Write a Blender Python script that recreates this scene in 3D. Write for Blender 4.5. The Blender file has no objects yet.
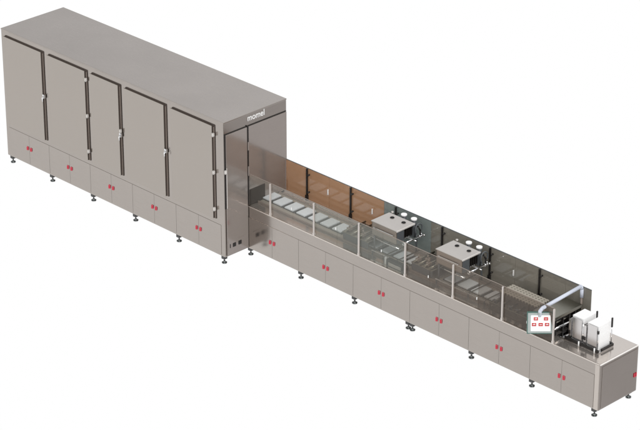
import bpy, bmesh, math, random
from mathutils import Vector, Matrix
random.seed(4)
OZ = .13                                  # height of the levelling feet
C = bpy.context.scene.collection
scn = bpy.context.scene

# ---------------------------------------------------------------- materials
def srgb(r, g, b):
    f = lambda c: c/12.92 if c <= .04045 else ((c+.055)/1.055)**2.4
    return (f(r/255), f(g/255), f(b/255), 1)

def base_mat(name):
    m = bpy.data.materials.new(name); m.use_nodes = True
    nt = m.node_tree
    return m, nt, nt.nodes['Principled BSDF']

def steel(name, col, rough=.2, metal=1., brush=(1, 1, 60), bump=.03, var=.065):
    """brushed stainless: fine streaks in colour, roughness and height, all procedural"""
    m, nt, p = base_mat(name)
    N, L = nt.nodes, nt.links
    tc = N.new('ShaderNodeTexCoord')
    mp = N.new('ShaderNodeMapping'); mp.inputs['Scale'].default_value = brush
    L.new(tc.outputs['Object'], mp.inputs['Vector'])
    n1 = N.new('ShaderNodeTexNoise'); n1.inputs['Scale'].default_value = 4; n1.inputs['Detail'].default_value = 5
    L.new(mp.outputs[0], n1.inputs['Vector'])
    n2 = N.new('ShaderNodeTexNoise'); n2.inputs['Scale'].default_value = 1.1; n2.inputs['Detail'].default_value = 2
    L.new(tc.outputs['Object'], n2.inputs['Vector'])
    ad = N.new('ShaderNodeMath'); ad.operation = 'ADD'
    L.new(n1.outputs[0], ad.inputs[0]); L.new(n2.outputs[0], ad.inputs[1])
    mr = N.new('ShaderNodeMapRange'); mr.inputs['From Min'].default_value = .6; mr.inputs['From Max'].default_value = 1.4
    mr.inputs['To Min'].default_value = 1-var; mr.inputs['To Max'].default_value = 1+var
    L.new(ad.outputs[0], mr.inputs['Value'])
    vm = N.new('ShaderNodeVectorMath'); vm.operation = 'SCALE'; vm.inputs[0].default_value = col[:3]
    L.new(mr.outputs[0], vm.inputs['Scale']); L.new(vm.outputs[0], p.inputs['Base Color'])
    m2 = N.new('ShaderNodeMapRange'); m2.inputs['To Min'].default_value = rough*.75; m2.inputs['To Max'].default_value = rough*1.25
    L.new(n1.outputs[0], m2.inputs['Value']); L.new(m2.outputs[0], p.inputs['Roughness'])
    bp = N.new('ShaderNodeBump'); bp.inputs['Strength'].default_value = bump; bp.inputs['Distance'].default_value = .002
    L.new(n1.outputs[0], bp.inputs['Height']); L.new(bp.outputs[0], p.inputs['Normal'])
    p.inputs['Metallic'].default_value = metal
    return m

def plain(name, col, rough=.5, metal=0., var=.06, scale=30):
    m, nt, p = base_mat(name)
    N, L = nt.nodes, nt.links
    tc = N.new('ShaderNodeTexCoord')
    n = N.new('ShaderNodeTexNoise'); n.inputs['Scale'].default_value = scale
    L.new(tc.outputs['Object'], n.inputs['Vector'])
    mr = N.new('ShaderNodeMapRange'); mr.inputs['To Min'].default_value = 1-var; mr.inputs['To Max'].default_value = 1+var
    L.new(n.outputs[0], mr.inputs['Value'])
    vm = N.new('ShaderNodeVectorMath'); vm.operation = 'SCALE'; vm.inputs[0].default_value = col[:3]
    L.new(mr.outputs[0], vm.inputs['Scale']); L.new(vm.outputs[0], p.inputs['Base Color'])
    p.inputs['Roughness'].default_value = rough; p.inputs['Metallic'].default_value = metal
    return m

def glass(name, tint, body, opacity, rough=.03, film=0.):
    """thin coloured sheet: part of the light passes tinted, part is scattered by the body colour, rest mirrored"""
    m = bpy.data.materials.new(name); m.use_nodes = True
    nt = m.node_tree; N, L = nt.nodes, nt.links; N.clear()
    out = N.new('ShaderNodeOutputMaterial')
    tr = N.new('ShaderNodeBsdfTransparent'); tr.inputs[0].default_value = tuple(c**.5 for c in tint[:3])+(1,)
    df = N.new('ShaderNodeBsdfDiffuse')
    tc = N.new('ShaderNodeTexCoord'); n = N.new('ShaderNodeTexNoise'); n.inputs['Scale'].default_value = 1.7
    L.new(tc.outputs['Object'], n.inputs['Vector'])
    mr = N.new('ShaderNodeMapRange'); mr.inputs['To Min'].default_value = .88; mr.inputs['To Max'].default_value = 1.12
    L.new(n.outputs[0], mr.inputs['Value'])
    vm = N.new('ShaderNodeVectorMath'); vm.operation = 'SCALE'; vm.inputs[0].default_value = body[:3]
    L.new(mr.outputs[0], vm.inputs['Scale']); L.new(vm.outputs[0], df.inputs[0])
    mx = N.new('ShaderNodeMixShader'); mx.inputs[0].default_value = 1-(1-opacity)**.5      # two faces per sheet
    L.new(tr.outputs[0], mx.inputs[1]); L.new(df.outputs[0], mx.inputs[2])
    gl = N.new('ShaderNodeBsdfGlossy'); gl.inputs['Roughness'].default_value = rough
    # Schlick reflectance from the facing angle, the same on both faces of the sheet
    lw = N.new('ShaderNodeLayerWeight'); lw.inputs['Blend'].default_value = .5
    pw = N.new('ShaderNodeMath'); pw.operation = 'POWER'; pw.inputs[1].default_value = 4
    L.new(lw.outputs['Facing'], pw.inputs[0])
    ad = N.new('ShaderNodeMath'); ad.operation = 'MULTIPLY_ADD'; ad.inputs[1].default_value = .7; ad.inputs[2].default_value = .034+film; ad.use_clamp = True
    L.new(pw.outputs[0], ad.inputs[0])
    m2 = N.new('ShaderNodeMixShader')
    L.new(ad.outputs[0], m2.inputs[0]); L.new(mx.outputs[0], m2.inputs[1]); L.new(gl.outputs[0], m2.inputs[2])
    L.new(m2.outputs[0], out.inputs[0])
    return m

STEEL = srgb(172, 165, 159)
M = dict(
    steel=steel('brushed_steel', STEEL, .17),
    deck=steel('polished_deck', srgb(206, 198, 191), .13, metal=.8, brush=(1, 40, 1)),
    top=steel('roof_steel', STEEL, .25, brush=(1, 40, 1)),
    door=steel('door_steel', srgb(172, 165, 158), .22, brush=(60, 1, 1), var=.015),
    post=steel('post_steel', srgb(206, 199, 194), .3, metal=.5),
    black=plain('black_anodised', srgb(30, 27, 26), .35),
    rubber=plain('dark_gasket', srgb(74, 64, 58), .6),
    gasket=plain('gasket_lip', srgb(138, 126, 117), .5),
    seam=plain('worn_grey_trim', srgb(140, 131, 125), .5),
    chrome=steel('chrome', srgb(225, 225, 226), .08),
    foot=steel('foot_steel', srgb(120, 124, 124), .25),
    footblk=plain('foot_block', srgb(62, 62, 62), .45),
    red=plain('red_plastic', srgb(196, 44, 66), .35),
    redlip=plain('red_plastic_rim', srgb(214, 96, 110), .35),
    white=plain('white_plastic', srgb(240, 240, 240), .4, var=.02),
    card=plain('white_card', srgb(246, 246, 246), .6, var=.02, scale=60),
    guide=steel('guide_steel', srgb(214, 211, 210), .25, brush=(60, 60, 1)),
    teal=plain('panel_casing', srgb(166, 174, 172), .35),
    tealdk=plain('casing_edge', srgb(70, 108, 100), .4),
    arm=plain('pale_blue_enamel', srgb(206, 212, 226), .3),
    tray=plain('pale_tray', srgb(216, 223, 228), .35, var=.05, scale=40),
    tshade=plain('tray_gap_shade', srgb(58, 60, 60), .6),
    conv=steel('conveyor_bed', srgb(168, 160, 148), .45, metal=.35, brush=(1, 40, 1)),
    bronze=glass('bronze_reflect_pane', srgb(156, 122, 94), srgb(200, 158, 124), .74, .025, film=.05),
    greyg=glass('grey_green_reflect_pane', srgb(126, 136, 134), srgb(146, 154, 150), .78, .025, film=.05),
    smoke=glass('smoked_reflect_pane', srgb(124, 121, 112), srgb(150, 145, 135), .84, .025, film=.05),
    clear=glass('clear_pane', srgb(246, 246, 244), srgb(160, 160, 150), .07, .03),
    hazed=glass('haze_pane', srgb(234, 235, 231), srgb(150, 152, 144), .28, .03),
    tint=glass('shade_tint_pane', srgb(226, 220, 212), srgb(124, 114, 104), .20, .03),
    dark=glass('dark_shade_pane', srgb(200, 190, 180), srgb(104, 95, 86), .40, .03),
    perf=None,
    endsteel=steel('end_door_steel', srgb(166, 158, 153), .14, metal=.62),
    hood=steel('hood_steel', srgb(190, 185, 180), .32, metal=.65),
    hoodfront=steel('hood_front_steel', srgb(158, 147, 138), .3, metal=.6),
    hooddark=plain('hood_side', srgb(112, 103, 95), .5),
    inlet=plain('inlet_shade', srgb(34, 25, 20), .9),
    void=plain('port_shade', srgb(10, 9, 9), .9),
    inner=plain('interior_shade', srgb(26, 27, 28), .5),  # near-black fill for the shade inside the open hoods and infeed
    slate=plain('slate_panel', srgb(86, 90, 94), .4),
    frame=steel('infeed_steel', srgb(140, 138, 128), .3),
    lightsteel=steel('light_corner_steel', srgb(196, 188, 181), .3, metal=.8), rim=steel('bright_rim', srgb(244, 240, 236), .3, metal=.4), rimfront=steel('front_highlight', srgb(224, 216, 209), .3, metal=.8),
    hinge=plain('hinge_grey', srgb(206, 202, 198), .4),
    screen=None, dark_red=plain('icon_red', srgb(190, 50, 52), .5),
)
# screen: a lit display
m, nt, p = base_mat('lit_screen')
p.inputs['Base Color'].default_value = srgb(235, 235, 235); p.inputs['Emission Color'].default_value = (1, .99, .98, 1)
p.inputs['Emission Strength'].default_value = .35; p.inputs['Roughness'].default_value = .25
M['screen'] = m
# perforated mould sheet: pale metal with rows of dark holes
m, nt, p = base_mat('perforated_sheet')
N, L = nt.nodes, nt.links
tc = N.new('ShaderNodeTexCoord'); vo = N.new('ShaderNodeTexVoronoi'); vo.voronoi_dimensions = '2D'; vo.inputs['Scale'].default_value = 1; vo.inputs['Randomness'].default_value = 0
mp = N.new('ShaderNodeMapping'); mp.inputs['Scale'].default_value = (17, 20, 1); L.new(tc.outputs['Object'], mp.inputs['Vector']); L.new(mp.outputs[0], vo.inputs['Vector'])
cr = N.new('ShaderNodeValToRGB'); cr.color_ramp.elements[0].position = .18; cr.color_ramp.elements[0].color = srgb(104, 98, 88)
cr.color_ramp.elements[1].position = .27; cr.color_ramp.elements[1].color = srgb(188, 182, 170)
L.new(vo.outputs['Distance'], cr.inputs[0]); L.new(cr.outputs[0], p.inputs['Base Color'])
p.inputs['Roughness'].default_value = .5; p.inputs['Metallic'].default_value = .2
M['perf'] = m

# ---------------------------------------------------------------- mesh helpers
def bm_box(bm, x0, x1, y0, y1, z0, z1, bev=0.):
    r = bmesh.ops.create_cube(bm, size=1)
    vs = r['verts']
    for v in vs:
        v.co = Vector(((x0+x1)/2+v.co.x*(x1-x0), (y0+y1)/2+v.co.y*(y1-y0), (z0+z1)/2+v.co.z*(z1-z0)))
    if bev:
        es = list({e for v in vs for e in v.link_edges})
        bmesh.ops.bevel(bm, geom=es, offset=bev, segments=2, profile=.6, affect='EDGES')

def bm_cyl(bm, a, b, r, r2=None, n=20):
    a, b = Vector(a), Vector(b); d = b-a
    q = Vector((0, 0, 1)).rotation_difference(d.normalized())
    mat = Matrix.Translation((a+b)/2) @ q.to_matrix().to_4x4()
    res = bmesh.ops.create_cone(bm, cap_ends=True, segments=n, radius1=r, radius2=r if r2 is None else r2, depth=d.length, matrix=mat)
    for f in {f for v in res['verts'] for f in v.link_faces}:
        if len(f.verts) == 4: f.smooth = True

def bm_tube(bm, pts, r, n=14):
    """round tube along a polyline with rounded joints"""
    for i in range(len(pts)-1): bm_cyl(bm, pts[i], pts[i+1], r, n=n)
    for p_ in pts[1:-1]:
        res = bmesh.ops.create_uvsphere(bm, u_segments=n, v_segments=8, radius=r*1.005, matrix=Matrix.Translation(p_))
        for f in {f for v in res['verts'] for f in v.link_faces}: f.smooth = True

def mesh_of(fn, name, mats):
    bm = bmesh.new(); fn(bm)
    me = bpy.data.meshes.new(name); bm.to_mesh(me); bm.free()
    for k in (mats if isinstance(mats, (list, tuple)) else [mats]): me.materials.append(M[k])
    return me

WL = {}                                    # world location of every object made
def put(name, me, parent=None, loc=(0, 0, 0), label=None):
    """link one mesh object; loc is in machine coordinates (z = 0 at the body's underside)"""
    o = bpy.data.objects.new(name, me); C.objects.link(o)
    w = Vector((loc[0], loc[1], loc[2]+OZ))
    WL[o] = w
    if parent: o.parent = parent; o.location = w-WL[parent]
    else: o.location = w
    if label: o['label'] = label
    return o

def part(name, fn, mat, parent, loc=(0, 0, 0), label=None):
    """mesh built in machine coordinates relative to loc"""
    return put(name, mesh_of(fn, name, mat), parent, loc, label)

def box(name, dims, mat, parent, bev=0., label=None):
    x0, x1, y0, y1, z0, z1 = dims
    cx, cy, cz = (x0+x1)/2, (y0+y1)/2, z0
    return part(name, lambda b: bm_box(b, x0-cx, x1-cx, y0-cy, y1-cy, 0, z1-z0, bev), mat, parent, (cx, cy, cz), label)

def thing(name, label, cat, loc, group=None):
    o = bpy.data.objects.new(name, None); C.objects.link(o)
    o.empty_display_size = .1; o.location = loc; WL[o] = Vector(loc)
    o['label'] = label; o['category'] = cat
    if group: o['group'] = group
    return o

# ---------------------------------------------------------------- dimensions
XE, YT, DT, ZT = .042, -.496, 1.358, 2.334          # tall tunnel: end face x, front y, depth, height
TS, TM = .083, 1.0656
XL = XE-2*TS-5*TM
H, W, XR = .745, .853, 7.294                        # long line: deck height, width, right end
ZG = 1.303; YG = .813                               # guard top, rear guard y

# ---------------------------------------------------------------- shared small parts
def foot_bm(b):
    bm_box(b, -.035, .035, -.035, .035, -.055, 0, .006)
    bm_cyl(b, (0, 0, -.105), (0, 0, -.05), .011, n=12)
foot_me = mesh_of(foot_bm, 'levelling_foot', 'footblk')
pad_me = mesh_of(lambda b: (bm_cyl(b, (0, 0, -.13), (0, 0, -.116), .043, n=24), bm_cyl(b, (0, 0, -.116), (0, 0, -.09), .036, .012, n=24)), 'foot_pad', 'foot')
def foot(parent, x, y):
    f = put('levelling_foot', foot_me, parent, (x, y, 0)); put('foot_pad', pad_me, f, (x, y, 0))

def latch_bm(b):
    bm_box(b, -.021, .021, -.008, 0, -.034, .034, .006)
latch_me = mesh_of(latch_bm, 'latch', 'redlip')
knob_me = mesh_of(lambda b: bm_box(b, -.011, .011, -.022, -.006, -.026, .026, .004), 'latch_knob', 'red')
def latch(parent, x, y, z):
    l = put('latch', latch_me, parent, (x, y, z)); return l

def access_leaf(parent, x0, x1, y, z0, z1, lx, lz):
    """one lower door leaf, standing 8 mm proud of the cabinet, with its red latch"""
    d = box('access_door', (x0, x1, y-.005, y-.0005, z0, z1), 'steel', parent, .001)
    put('latch', latch_me, d, (lx, y-.005, lz))
    put('latch_knob', knob_me, d, (lx+.002, y-.005, lz-.002))
    return d

# ================================================================= the tall tunnel
tun = thing('freezing_tunnel', 'tall brushed steel cabinet with five big side doors and a flat grey roof', 'industrial machine', ((XL+XE)/2, YT+DT/2, 0))
tx, ty = (XL+XE)/2, YT+DT/2
part('cabinet', lambda b: bm_box(b, XL-tx, XE-tx, YT-ty, YT+DT-ty, 0, ZT-.014, .012), 'steel', tun, (tx, ty, 0))
part('roof', lambda b: bm_box(b, XL-tx-.004, XE-tx+.004, YT-ty-.004, YT+DT-ty+.004, 0, .022, .008), 'top', tun, (tx, ty, ZT-.020))

ZD0, ZD1 = .63, 2.238                                # big doors
bars = [(-5.36, -4.322, 1), (-4.215, -3.203, 3), (-3.115, -2.372, 2), (-2.275, -1.268, 1), (-1.155, -.142, 3)]
hinge_me = mesh_of(lambda b: (bm_box(b, -.017, .017, -.024, .008, -.028, .028, .005), bm_cyl(b, (.010, -.026, -.028), (.010, -.026, .028), .010, n=12)), 'hinge', 'hinge')
handle_me = mesh_of(lambda b: (bm_box(b, -.022, .022, -.026, .008, -.036, .036, .006), bm_tube(b, [Vector((0, -.025, 0)), Vector((.006, -.05, -.02)), Vector((.008, -.045, -.085))], .010)), 'door_handle', 'chrome')
for x0, x1, kind in bars:
    dr = box('door', (x0, x1-.040, YT-.040, YT-.026, ZD0, ZD1-.012), 'door', tun, .003)
    # dark insulated edge behind the face sheet, with a paler sealing lip
    box('gasket', (x0+.008, x1-.030, YT-.0255, YT-.002, ZD0+.004, ZD1-.016), 'rubber', dr)
    box('seal_lip', (x0+.015, x1, YT-.010, YT-.001, ZD0-.003, ZD1), 'rubber', dr, .004)
    box('edge_strip', (x1-.0225, x1-.012, YT-.018, YT-.0105, ZD0+.01, ZD1-.03), 'gasket', dr)
    if kind == 3:
        for z in (2.08, 1.435, .80): put('hinge', hinge_me, dr, (x1-.018, YT-.022, z))
    elif kind == 2:
        put('hinge', hinge_me, dr, (x1-.018, YT-.022, 1.43)); put('door_handle', handle_me, dr, (x1-.018, YT-.022, 1.36))
    else:
        put('door_handle', handle_me, dr, (x1-.018, YT-.022, 1.44))
# lower doors: five pairs
ZL0, ZL1 = .025, .545
for j in range(5):
    a = XE-TS-TM*(j+1); mid = a+TM/2
    access_leaf(tun, a+.002, mid-.0015, YT, ZL0, ZL1, mid-.045, .307)
    access_leaf(tun, mid+.0015, a+TM-.002, YT, ZL0, ZL1, mid+.045, .307)
# end face: two tall doors
def end_door(y0, y1, z0, z1, name='end_door'):
    d = box(name, (XE+.006, XE+.022, y0, y1, z0, z1), 'endsteel', tun, .003)
    return d
ed = end_door(-.462, -.012, .02, 2.118)
ed2 = end_door(.020, .845, .762, 2.118)
box('door_seal', (XE+.001, XE+.012, -.486, -.466, .85, 2.135), 'black', tun)
box('door_seal', (XE+.001, XE+.010, -.466, -.0, 2.1215, 2.131), 'black', tun)
box('door_seal', (XE+.001, XE+.026, -.008, .016, .78, 2.135), 'black', tun)
box('door_seal', (XE+.001, XE+.010, .016, .85, 2.1215, 2.131), 'black', tun)
box('end_door_hinge', (XE+.014, XE+.034, -.004, .012, 1.72, 1.86), 'seam', ed, .003)
box('end_door_hinge', (XE+.014, XE+.034, -.004, .012, 1.28, 1.44), 'seam', ed, .003)
box('pull_bar', (XE+.024, XE+.034, -.466, -.458, .86, 1.56), 'hinge', ed, .003)
put('end_door_hinge', hinge_me, ed, (XE+.03, -.478, 1.50))
box('pull_bar', (XE+.022, XE+.036, .842, .854, .765, .93), 'white', ed2, .003)
# inlet opening: its shade painted as a dark sheet on the rear door
box('inlet', (XE+.0225, XE+.0255, .024, .36, .765, 1.03), 'inlet', ed2)
# two ventilation grilles and a slot low on the end face
for y in (-.318, -.198):
    g = box('vent', (XE+.022, XE+.030, y-.032, y+.032, .148, .212), 'black', ed, .003)
box('vent_slot', (XE+.022, XE+.027, -.412, -.400, .150, .215), 'black', ed)
box('service_panel', (XE+.022, XE+.0245, -.455, -.445, .09, .29), 'seam', ed)
box('nameplate', (XE+.022, XE+.025, -.25, -.10, .262, .268), 'seam', ed)
for x in (-5.37, -4.305, -3.235, -2.17, -1.105, -.03): foot(tun, x, YT+.045)
for x in (-5.37, -4.305, -3.235, -2.17, -1.105, -.03): foot(tun, x, YT+DT-.06)
# white lettering on the header
cu = bpy.data.curves.new('logo_lettering', 'FONT'); cu.body = 'momel'; cu.size = .145; cu.extrude = .002; cu.offset = .0012; cu.align_x = 'LEFT'
tmp = bpy.data.objects.new('tmp_text', cu); C.objects.link(tmp)
bpy.context.view_layer.update()
me = bpy.data.meshes.new_from_object(tmp.evaluated_get(bpy.context.evaluated_depsgraph_get()))
bpy.data.objects.remove(tmp)
xs = [v.co.x for v in me.vertices]; wid = max(xs)-min(xs); x00 = min(xs)
for v in me.vertices:
    a, b, c = v.co; v.co = Vector((c, (a-x00)*.36/wid, b))      # text x -> +Y, text y -> +Z, facing +X
me.materials.clear(); me.materials.append(M['white'])
put('lettering', me, tun, (XE+.0035, .02, 2.205))

# ================================================================= the long line
ln = thing('filling_line', 'long low steel machine with smoked guards and two dosing heads on its deck', 'industrial machine', ((XE+XR)/2, W/2, 0))
lx, ly = (XE+XR)/2, W/2
X0 = XE+.002
part('cabinet', lambda b: bm_box(b, X0-lx, XR-lx, -ly, W-ly, 0, H, .014), 'steel', ln, (lx, ly, 0))
box('deck', (X0+.02, XR-.02, .018, W-.018, H, H+.003), 'deck', ln)
for k in range(6):
    a = 1.2*k; mid = a+.6
    access_leaf(ln, max(a+.002, X0+.02), mid-.0015, 0, .022, .557, mid-.044, .287)
    access_leaf(ln, mid+.0015, a+1.2-.002, 0, .022, .557, mid+.044, .287)
box('corner_post', (7.206, XR-.010, -.004, -.0005, .006, H-.012), 'lightsteel', ln, .0015)
box('edge_highlight', (XR-.016, XR+.004, .004, W-.004, H-.012, H+.0045), 'rim', ln, .005)  # pale strip added as the highlight along the deck's end edge
box('edge_highlight', (X0+.004, XR-.018, -.0035, .011, H-.008, H+.0042), 'rimfront', ln, .005)  # pale strip added as the front edge's highlight
# end access door with its latch
e = box('end_panel', (XR+.001, XR+.006, .05, W-.03, .03, .70), 'steel', ln, .002)
for y in (.775, .812):
    me2 = mesh_of(lambda b: bm_box(b, 0, .012, -.012, .012, -.032, .032, .004), 'latch', 'red')
    put('latch', me2, e, (XR+.006, y, .284))
for x in (.05, 1.20, 2.385, 3.53, 3.615, 4.82, 6.01, 7.19): foot(ln, x, .05)
for x in (1.20, 2.385, 3.55, 4.82, 6.01, 7.20): foot(ln, x, W-.055)

# ---- guards
PX = [.565+.974*k for k in range(7)]
fpost = mesh_of(lambda b: (bm_box(b, -.013, .013, -.012, .012, 0, ZG-H, .003), bm_box(b, -.017, .017, -.017, .017, 0, .05, .003)), 'guard_post', 'post')
bpost = mesh_of(lambda b: (bm_box(b, -.013, .013, -.012, .012, 0, ZG-H, .003), bm_box(b, -.021, .021, -.026, .016, 0, .10, .006)), 'guard_post', 'black')
knob2 = mesh_of(lambda b: bm_cyl(b, (0, -.03, 0), (0, .01, 0), .015, n=16), 'hinge_knob', 'black')
wh = mesh_of(lambda b: bm_box(b, -.008, .008, -.024, -.005, -.045, .045, .003), 'handle', 'white')
sm = mesh_of(lambda b: bm_box(b, -.006, .006, -.016, -.004, -.02, .02, .003), 'handle', 'white')
for i, x in enumerate(PX):
    put('guard_post', fpost, ln, (x, .0005, H+.003))
    if i < 6:
        p_ = put('guard_post', bpost, ln, (x, YG-.01, H+.003))
        for z in (.47, .17): put('hinge_knob', knob2, p_, (x+.055, YG-.02, H+z))
def pane(x0, x1, y, mat, label, hx=None, hz=None, hm=None):
    o = box('guard_pane', (x0, x1, y-.004, y+.004, H+.006, ZG), mat, ln, label=label)
    if mat in ('bronze', 'greyg', 'smoke'):
        box('top_edge', (x0, x1, y-.006, y+.006, ZG+.0005, ZG+.008), 'slate', o)
    else:
        box('top_edge', (x0, x1, y-.005, y+.005, ZG+.0005, ZG+.006), 'gasket', o)
    if hx is not None: put('handle', hm, o, (hx, y, hz))
    return o
# rear guard: reflections painted as pane colours, bronze, grey green, then dark
pane(XE+.03, PX[0]-.001, YG+.010, 'bronze', 'tinted pane with painted bronze reflection')
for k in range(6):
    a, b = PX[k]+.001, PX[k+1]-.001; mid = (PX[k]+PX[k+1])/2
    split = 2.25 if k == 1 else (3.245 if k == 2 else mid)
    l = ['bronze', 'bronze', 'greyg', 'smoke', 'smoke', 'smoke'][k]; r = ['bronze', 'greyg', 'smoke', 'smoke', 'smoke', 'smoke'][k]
    lab = {'bronze': 'tinted pane with painted bronze reflection', 'greyg': 'tinted pane with painted grey green reflection', 'smoke': 'smoked pane with painted dark reflection'}
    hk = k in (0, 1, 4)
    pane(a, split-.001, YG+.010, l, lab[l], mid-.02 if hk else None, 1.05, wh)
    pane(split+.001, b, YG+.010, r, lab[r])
# front guard: reflection haze and interior darkness painted into the pane tints
F = ['clear', 'hazed', 'hazed', 'tint', 'tint', 'dark']
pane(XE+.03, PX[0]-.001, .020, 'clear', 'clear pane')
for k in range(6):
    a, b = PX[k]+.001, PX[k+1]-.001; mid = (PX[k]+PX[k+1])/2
    lab = {'clear': 'clear pane', 'hazed': 'grey pane with painted reflection haze', 'tint': 'brownish tinted pane, interior darkness painted in', 'dark': 'dark brown tinted pane, interior darkness painted in'}[F[k]]
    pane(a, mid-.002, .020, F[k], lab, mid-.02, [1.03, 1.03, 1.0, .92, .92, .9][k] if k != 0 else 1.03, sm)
    if k == 4: lab = 'dark brown tinted pane, interior darkness painted in'
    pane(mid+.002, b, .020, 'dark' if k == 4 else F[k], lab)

# ---- conveyor bed
cb = box('conveyor', (XE+.03, 4.98, .22, .66, H+.0035, H+.020), 'conv', ln, .003)
for y in (.205, .672): box('side_rail', (XE+.03, 4.98, y-.012, y+.012, H+.004, H+.034), 'gasket', cb, .003)

box('rear_ledge', (XE+.03, 6.39, .768, .792, H+.0035, H+.020), 'post', ln, .003)
for (a, b) in ((2.62, 3.40), (3.95, 4.95)):
    g = box('lift_frame', (a, b, .165, .180, H+.075, H+.09), 'chrome', ln, .003)
    box('rail', (a, b, .690, .705, H+.075, H+.09), 'chrome', g, .003)
    n = 4
    for i in range(n):
        xx = a+.01+(b-a-.034)*i/(n-1)
        box('upright', (xx, xx+.014, .166, .179, H+.004, H+.0745), 'slate', g)
        box('cross_bar', (xx, xx+.014, .1805, .6895, H+.076, H+.088), 'frame', g, .002)
# ---- raised perforated mould section on the right half
def mould(x0, x1):
    m_ = box('mould_bed', (x0, x1, .40, .70, H+.17, H+.195), 'perf', ln, .004)
    box('skirt', (x0+.01, x1-.01, .402, .410, H+.01, H+.168), 'hooddark', m_)
    box('skirt', (x0+.01, x1-.01, .688, .696, H+.01, H+.168), 'hooddark', m_)
    return m_
mould(5.02, 5.74)
# drive gear in front of the mould bed: shafts, bearing blocks and a pale side rail
dg = box('drive_frame', (5.04, 5.86, .15, .165, H+.10, H+.12), 'frame', ln, .003)
for i in range(6):
    xx = 5.09+.145*i
    part('shaft', lambda b: bm_cyl(b, (0, 0, 0), (0, .23, 0), .015), 'frame', dg, (xx, .167, H+.11))
    box('bearing', (xx-.03, xx+.03, .20, .25, H+.06, H+.135), 'slate', dg, .006)
box('base_plate', (5.04, 5.86, .14, .39, H+.004, H+.02), 'hooddark', dg, .003)
for xx in (5.05, 5.83): box('upright', (xx, xx+.02, .151, .164, H+.021, H+.099), 'frame', dg)
# infeed head at the open end: steel frame round a dark mouth with rollers
ih = box('infeed_head', (5.93, 6.32, .10, .74, 1.03, 1.075), 'frame', ln, .008)
box('side_plate', (5.90, 6.31, .10, .115, H+.004, 1.029), 'frame', ih, .003)
box('side_plate', (5.90, 6.31, .725, .739, H+.004, 1.029), 'frame', ih, .003)
box('mouth', (5.95, 6.20, .116, .724, H+.006, 1.028), 'inner', ih)  # solid dark block painted as the shaded opening
for i, (x, z) in enumerate([(6.26, .985), (6.24, .93), (6.28, .87), (6.25, .815)]):
    part('roller', lambda b: bm_cyl(b, (0, -.312, 0), (0, .312, 0), .016), ['black', 'frame', 'chrome', 'black'][i], ih, (x, .43, z))
for y in (.2, .36, .5, .63):
    box('bracket', (6.205, 6.29, y-.008, y+.008, H+.02, 1.0), 'black', ih)
# low steel slide between mouth and stacks
box('slide', (6.30, 6.50, .22, .56, H+.010, H+.022), 'chrome', ln, .003)

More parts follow.
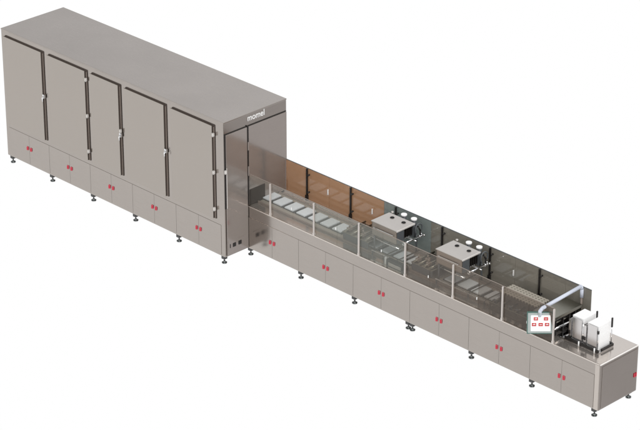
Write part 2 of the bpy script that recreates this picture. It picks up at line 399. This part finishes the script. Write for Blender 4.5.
# ---- the two dosing heads
def head(x0):
    x1 = x0+.54; y0, y1, z1 = .205, .605, 1.30
    h = box('dosing_head', (x0, x1, y0, y1, z1-.014, z1), 'hood', ln, .004)
    box('edge_fold', (x1-.001, x1+.007, y0, y1, z1-.022, z1+.002), 'rim', h, .002)
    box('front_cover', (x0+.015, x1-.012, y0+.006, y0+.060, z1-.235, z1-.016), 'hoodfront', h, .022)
    box('grip_bar', (x0+.06, x1-.06, y0-.016, y0-.004, z1-.10, z1-.085), 'chrome', h, .004)
    for gx in (x0+.07, x1-.08): box('grip_mount', (gx, gx+.014, y0-.004, y0+.008, z1-.10, z1-.085), 'chrome', h)
    box('back_cover', (x0+.02, x1-.012, y1-.020, y1-.012, z1-.235, z1-.015), 'slate', h, .002)
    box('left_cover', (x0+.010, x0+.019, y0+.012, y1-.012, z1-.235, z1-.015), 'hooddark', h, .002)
    box('shade_core', (x0+.06, x1-.10, y0+.03, y1-.03, z1-.20, z1-.016), 'inner', h)  # dark block painted as shade inside the open hood
    box('end_flap', (x1-.010, x1-.004, y0+.02, y0+.17, z1-.225, z1-.016), 'slate', h, .002)
    for y in (.40, .44, .48, .52, .56):
        part('valve', lambda b: bm_cyl(b, (0, 0, 0), (.05, 0, 0), .011, n=12), 'chrome', h, (x1-.095, y-.02, z1-.215))
        box('rib', (x1-.098, x1-.02, y-.007, y+.007, z1-.19, z1-.03), 'black', h)
    for hx, hy in ((x0+.165, .50), (x0+.405, .50)):          # filler ports: black discs painted for the shade in the holes
        part('port', lambda b: bm_cyl(b, (0, 0, 0), (0, 0, .0075), .033, n=28), 'void', h, (hx, hy, z1+.0005))
        part('port_ring', lambda b: [bm_cyl(b, (.036*math.cos(t*math.tau/12), .036*math.sin(t*math.tau/12), 0), (.036*math.cos(t*math.tau/12), .036*math.sin(t*math.tau/12), .004), .004, n=6) for t in range(12)], 'hood', h, (hx, hy, z1+.0004))
    for mx_ in (x0+.21, x0+.42):                             # drive motors behind, white caps
        mt = part('motor', lambda b: bm_cyl(b, (0, 0, -.30), (0, 0, -.022), .038, n=24), 'slate', h, (mx_, .712, z1))
        part('motor_cap', lambda b: bm_cyl(b, (0, 0, -.0215), (0, 0, .006), .047, n=28), 'white', mt, (mx_, .712, z1))
    # square lug at the rear left corner and the drive cylinder along the open end
    part('lug', lambda b: bm_cyl(b, (0, 0, -.02), (0, 0, .02), .02), 'hood', h, (x0+.03, .645, z1-.01))
    part('cylinder', lambda b: (bm_cyl(b, (0, -.17, 0), (0, .15, 0), .016), bm_cyl(b, (0, -.20, 0), (0, -.165, 0), .027), bm_cyl(b, (0, .145, 0), (0, .18, 0), .027)), 'chrome', h, (x1+.02, .53, z1-.245))
    def ring(b):
        n = 22
        pts = [Vector((0, .075*math.cos(t*math.tau/n*.75-.6), .085*math.sin(t*math.tau/n*.75-.6))) for t in range(n)]
        bm_tube(b, pts, .011, 8)
    part('drive_ring', ring, 'slate', h, (x1+.03, .66, z1-.10))
    part('clamp', lambda b: (bm_box(b, -.03, .03, -.03, .03, -.02, .02, .006), bm_cyl(b, (-.02, -.03, .03), (.02, .03, -.03), .012), bm_cyl(b, (-.04, 0, 0), (.05, 0, 0), .012)), 'chrome', h, (x1+.035, .74, z1-.22))
    part('hose', lambda b: bm_tube(b, [Vector((0, 0, 0)), Vector((.03, .03, -.03)), Vector((.045, .06, -.10)), Vector((.03, .08, -.2))], .013, 10), 'black', h, (x1-.01, .63, z1-.04))
    for sx, sy in ((x0+.05, .235), (x0+.05, .70), (x1-.05, .70)):
        part('leg', lambda b: bm_cyl(b, (0, 0, 0), (0, 0, z1-.24-H-.004), .014), 'slate', h, (sx, sy, H+.004))
    for yy in (.24, .62): part('tie_rod', lambda b: bm_cyl(b, (-.27, 0, 0), (.30, 0, 0), .011), 'chrome', h, ((x0+x1)/2, yy, z1-.30))
    part('nozzle_bar', lambda b: (bm_box(b, -.17, .17, -.02, .02, 0, .03, .004), [bm_cyl(b, (-.13+.065*i, 0, -.045), (-.13+.065*i, 0, 0), .012, .016, n=12) for i in range(5)]), 'frame', h, ((x0+x1)/2, .43, z1-.27))
    return h
head(2.565); head(3.905)

# ---- mechanisms seen dimly behind the misty panes
def station(x0, x1):
    s = box('forming_station', (x0, x1, .20, .64, H+.15, H+.165), 'frame', ln, .004)
    for y in (.21, .63):
        box('station_side', (x0+.01, x1-.01, y-.006, y+.006, H+.04, H+.149), 'slate', s, .002)
    for i in range(4):
        xx = x0+.06+(x1-x0-.12)*i/3
        part('cross_rod', lambda b: bm_cyl(b, (0, -.24, 0), (0, .22, 0), .014), 'frame', s, (xx, .43, H+.19))
        part('pusher', lambda b: (bm_box(b, -.03, .03, -.04, .04, 0, .05, .006), bm_cyl(b, (0, 0, .05), (0, 0, .10), .012)), 'gasket', s, (xx, .30+.09*(i % 2), H+.1655))
    return s
station(1.96, 2.52); station(3.42, 3.86)

# small black sensor housing with a pale lens plate standing just inside the front guard
sb = box('sensor_box', (3.015, 3.33, .085, .16, H+.004, H+.105), 'black', ln, .004)
box('lens_plate', (3.06, 3.32, .077, .0845, H+.012, H+.066), 'post', sb, .003)
box('white_bracket', (2.975, 3.005, .085, .11, H+.004, H+.12), 'white', sb, .003)

# ---- operator panel on its swing arm
arm_pts = [Vector((6.26, .80, H+.004)), Vector((6.26, .80, 1.13))]
part('arm_pole', lambda b: bm_cyl(b, (0, 0, 0), (0, 0, .40), .016), 'gasket', ln, (6.25, .795, H+.004))
ap = [Vector((0, 0, 0)), Vector((0, 0, .14)), Vector((0, -.03, .185)), Vector((-.03, -.83, .118)), Vector((-.035, -.875, .085)), Vector((-.035, -.88, .01))]
sa = part('swing_arm', lambda b: bm_tube(b, ap, .027, 16), 'arm', ln, (6.25, .795, 1.147))
pc = Vector((6.239, -.10, 1.058))
fwd = Vector((.69, -.68, .25)).normalized()                  # the panel looks back at the operator
right = Vector((0, 0, 1)).cross(fwd).normalized(); up = fwd.cross(right)
def obox(b, w0, w1, h0, h1, d0, d1, bev=0.):
    n0 = len(b.verts)
    b2 = bmesh.new(); bm_box(b2, w0, w1, h0, h1, d0, d1, bev)
    me_ = bpy.data.meshes.new('t'); b2.to_mesh(me_); b2.free()
    me_.transform(Matrix((right, up, fwd)).transposed().to_4x4())
    b.from_mesh(me_); bpy.data.meshes.remove(me_)
cp = part('control_panel', lambda b: obox(b, -.178, .178, -.152, .152, -.06, 0, .008), 'teal', ln, pc, 'teal grey control panel with a lit white screen')
part('casing_edge', lambda b: [obox(b, w0, w1, h0, h1, -.055, .004, .002) for w0, w1, h0, h1 in ((-.184, -.174, -.158, .158), (.174, .184, -.158, .158), (-.174, .174, -.158, -.148), (-.174, .174, .148, .158))], 'tealdk', cp, pc)
sc_ = part('screen', lambda b: obox(b, -.130, .150, -.118, .112, .001, .006, .002), 'screen', cp, pc)
for ix, iy, s in ((-.06, .062, 1), (.085, .062, 0), (-.085, -.022, 1), (.01, -.022, 0), (.10, -.022, 1)):
    part('button', lambda b: (obox(b, ix-.032, ix+.032, iy-.024, iy+.024, .0065, .009, .001)), 'dark_red', sc_, pc)
    part('button_mark', lambda b: (obox(b, ix-.018, ix+.018, iy-.005, iy+.004, .0095, .011), obox(b, ix-.006, ix+.014, iy+.008, iy+.013, .0095, .011) if s else None), 'white', sc_, pc)
part('bracket', lambda b: bm_cyl(b, (0, 0, 0), (0, 0, .07), .026), 'teal', cp, (6.215, -.085, 1.150))

# ---- stack magazine
mg = box('stack_magazine', (6.44, 7.07, .225, .56, H+.006, H+.018), 'guide', ln, .003)
box('base_bar', (6.44, 7.07, .212, .236, H+.019, H+.062), 'black', mg, .003)
box('base_bar', (7.045, 7.07, .30, .56, H+.019, H+.055), 'black', mg, .003)
box('base_bar', (6.44, 7.045, .548, .570, H+.019, H+.055), 'black', mg, .003)
for x in (6.72, 7.01): part('pin', lambda b: bm_cyl(b, (0, 0, 0), (0, 0, .08), .011), 'white', mg, (x, .20, H+.006))
BX = [(6.535, 6.735), (6.815, 7.015)]
for i, (a, b_) in enumerate(BX):
    box('side_guide', (b_-.008, b_+.012, .2485, .2555, H+.063, 1.09), 'guide', mg, .003) if i == 0 else None
    if i == 0: box('side_guide', (b_+.020, b_+.028, .25, .37, H+.063, 1.10), 'guide', mg, .003)
    box('side_guide', (a-.052, a-.008, .250, .257, H+.063, 1.09), 'guide', mg, .003)
    # steel angle guides at the front, dark rods at the far corners
    box('front_guide', (a+.02, b_-.012, .248, .256, H+.063, 1.145), 'guide', mg, .003)
    box('side_guide', (a-.034, a-.026, .2575, .345, H+.063, 1.10), 'guide', mg, .003)
    part('rod', lambda b: bm_box(b, -.01, .01, -.012, .012, 0, .15, .003), 'black', mg, (b_+.014, .548, 1.05))
    part('rod', lambda b: bm_cyl(b, (0, 0, 0), (0, 0, 1.05-H-.055), .008), 'chrome', mg, (b_+.014, .548, H+.055))
    part('rod', lambda b: bm_cyl(b, (0, 0, 0), (0, 0, .30), .008), 'chrome', mg, (b_+.012, .25, H+.063))
    part('clip', lambda b: bm_box(b, -.013, .013, -.013, .013, 0, .05, .003), 'black', mg, (b_+.014, .245, [.86, 1.05][i]))
    part('clip', lambda b: bm_box(b, -.013, .013, -.013, .013, 0, .05, .003), 'black', mg, (a-.03, .25, .86))

# ================================================================= loose things
# stacks of white sheets standing in the magazine
for i, (a, b_) in enumerate(BX):
    r = thing('card_stack', ['left stack of white cards in the magazine, nearer the dark machine mouth', 'right stack of white cards in the magazine, nearer the free end of the deck'][i], 'card stack', ((a+b_)/2, .40, H+.019+OZ), 'white card stacks in the magazine')
    def stk(b, w=b_-a):
        n = 34; t = ([1.165, 1.150][i]-H-.019)/n; rnd = random.Random(i)
        for k in range(n):
            dx, dy = rnd.uniform(-.0015, .0015), rnd.uniform(-.0015, .0015)
            bm_box(b, -w/2+dx, w/2+dx, -.13+dy, .13+dy, k*t, (k+1)*t-.0012)
    part('cards', stk, 'card', r, ((a+b_)/2, .40, H+.0195))
# pale trays riding the conveyor
def tray_bm(b):
    bm_box(b, -.094, .094, -.130, .130, .012, .034, .004)
tray_me = mesh_of(tray_bm, 'tray', 'tray')
fr_me = mesh_of(lambda b: bm_box(b, -.126, .126, -.132, .132, 0, .0115, .002), 'tray_shade', 'tshade')  # dark sheet added as the shade in the gaps between trays
xs_ = [.125+.265*k for k in range(19)]
first = None
lab = ['pale blue tray lying on the conveyor, first one out of the tall cabinet', 'pale blue tray, second from the tall cabinet', 'pale blue tray, third from the tall cabinet', 'pale blue tray, fourth from the tall cabinet',
       'pale blue tray, fifth from the tall cabinet, behind the second pale guard post', 'pale blue tray, sixth from the tall cabinet', 'pale blue tray, seventh from the tall cabinet, last before the third pale guard post']
for k, x in enumerate(xs_):
    if 1.9 < x < 2.5 or 3.4 < x < 3.9: continue
    if k < 7: lb = lab[k]
    elif x < 3: lb = 'pale tray under the left dosing head, %s' % ('left one of two' if x < 2.7 else 'just left of the black sensor box')
    elif x < 3.4: lb = 'pale blue tray %s' % ('just behind the black sensor box' if x < 3.2 else 'right of the black sensor box, between the two dosing heads')
    elif x < 4.3: lb = 'pale blue tray beneath the right dosing head, %s' % ('left one' if x < 4.2 else 'right one')
    elif x < 4.5: lb = 'pale blue tray right of the right dosing head, left one of the bright pair'
    elif x < 4.75: lb = 'pale blue tray right of the right dosing head, right one of the bright pair'
    else: lb = 'last pale blue tray on the conveyor, next to the perforated mould bed'
    t = thing('tray', lb, 'tray', (x, .44, H+.0215+OZ), 'pale trays on the conveyor')
    put('gap_shade', fr_me, t, (x, .44, H+.0215)); put('insert', tray_me, t, (x, .44, H+.0215))

# ---------------------------------------------------------------- camera
cam = bpy.data.cameras.new('camera'); co = bpy.data.objects.new('camera', cam); C.objects.link(co)
co.location = (27.6629, -25.6492, 18.9648+OZ); co.rotation_euler = (1.1169, -.0002, .7921)
cam.sensor_width = 36; cam.lens = 2643.3454/640*36; cam.clip_end = 500; cam.clip_start = .5
cam.sensor_fit = 'HORIZONTAL'
scn.camera = co

# ---------------------------------------------------------------- light: a white studio
w = bpy.data.worlds.new('World'); scn.world = w; w.use_nodes = True
nt = w.node_tree; N, L = nt.nodes, nt.links
bg = N['Background']; bg.inputs['Strength'].default_value = 1.0
tc = N.new('ShaderNodeTexCoord')
def lobe(direction, d0, d1):
    dt = N.new('ShaderNodeVectorMath'); dt.operation = 'DOT_PRODUCT'; dt.inputs[1].default_value = Vector(direction).normalized()
    L.new(tc.outputs['Generated'], dt.inputs[0])
    mr = N.new('ShaderNodeMapRange'); mr.interpolation_type = 'SMOOTHSTEP'
    mr.inputs['From Min'].default_value = d0; mr.inputs['From Max'].default_value = d1
    L.new(dt.outputs['Value'], mr.inputs['Value']); return mr.outputs[0]
def mixc(fac, a, b):
    mx = N.new('ShaderNodeMix'); mx.data_type = 'RGBA'
    L.new(fac, mx.inputs[0])
    if isinstance(a, tuple): mx.inputs[6].default_value = a
    else: L.new(a, mx.inputs[6])
    mx.inputs[7].default_value = b; return mx.outputs[2]
c = mixc(lobe((.64, .63, -.44), .70, .98), (1, 1, 1, 1), (.60, .585, .59, 1))     # added dim patch, unseen, darkens reflections in the end faces
c = mixc(lobe((-.64, .63, .44), .72, .98), c, (.92, .93, .95, 1))                # added cool patch, unseen, tones the reflection in the roof
up = N.new('ShaderNodeMath'); up.operation = 'MULTIPLY'           # added upper-left falloff, unseen, darkens the roof's far end
L.new(lobe((-.70, -.71, 0), .0, .14), up.inputs[0]); L.new(lobe((0, 0, 1), .25, .40), up.inputs[1])
up2 = N.new('ShaderNodeMath'); up2.operation = 'MULTIPLY'; up2.inputs[1].default_value = .42; L.new(up.outputs[0], up2.inputs[0])
c = mixc(up2.outputs[0], c, (.38, .38, .38, 1))
L.new(c, bg.inputs['Color'])
sun = bpy.data.lights.new('key_lamp', 'SUN'); so = bpy.data.objects.new('key_lamp', sun); C.objects.link(so)
sun.energy = 1.0; sun.angle = math.radians(12); sun.color = (1, .98, .95)
so.rotation_euler = Vector((.62, -.35, .75)).to_track_quat('Z', 'Y').to_euler()
so.location = (12, -8, 14)

scn.view_settings.view_transform = 'Standard'; scn.view_settings.look = 'None'
scn.view_settings.exposure = 0; scn.view_settings.gamma = 1
scn.cycles.transparent_max_bounces = 24; scn.cycles.max_bounces = 10; scn.cycles.use_denoising = True
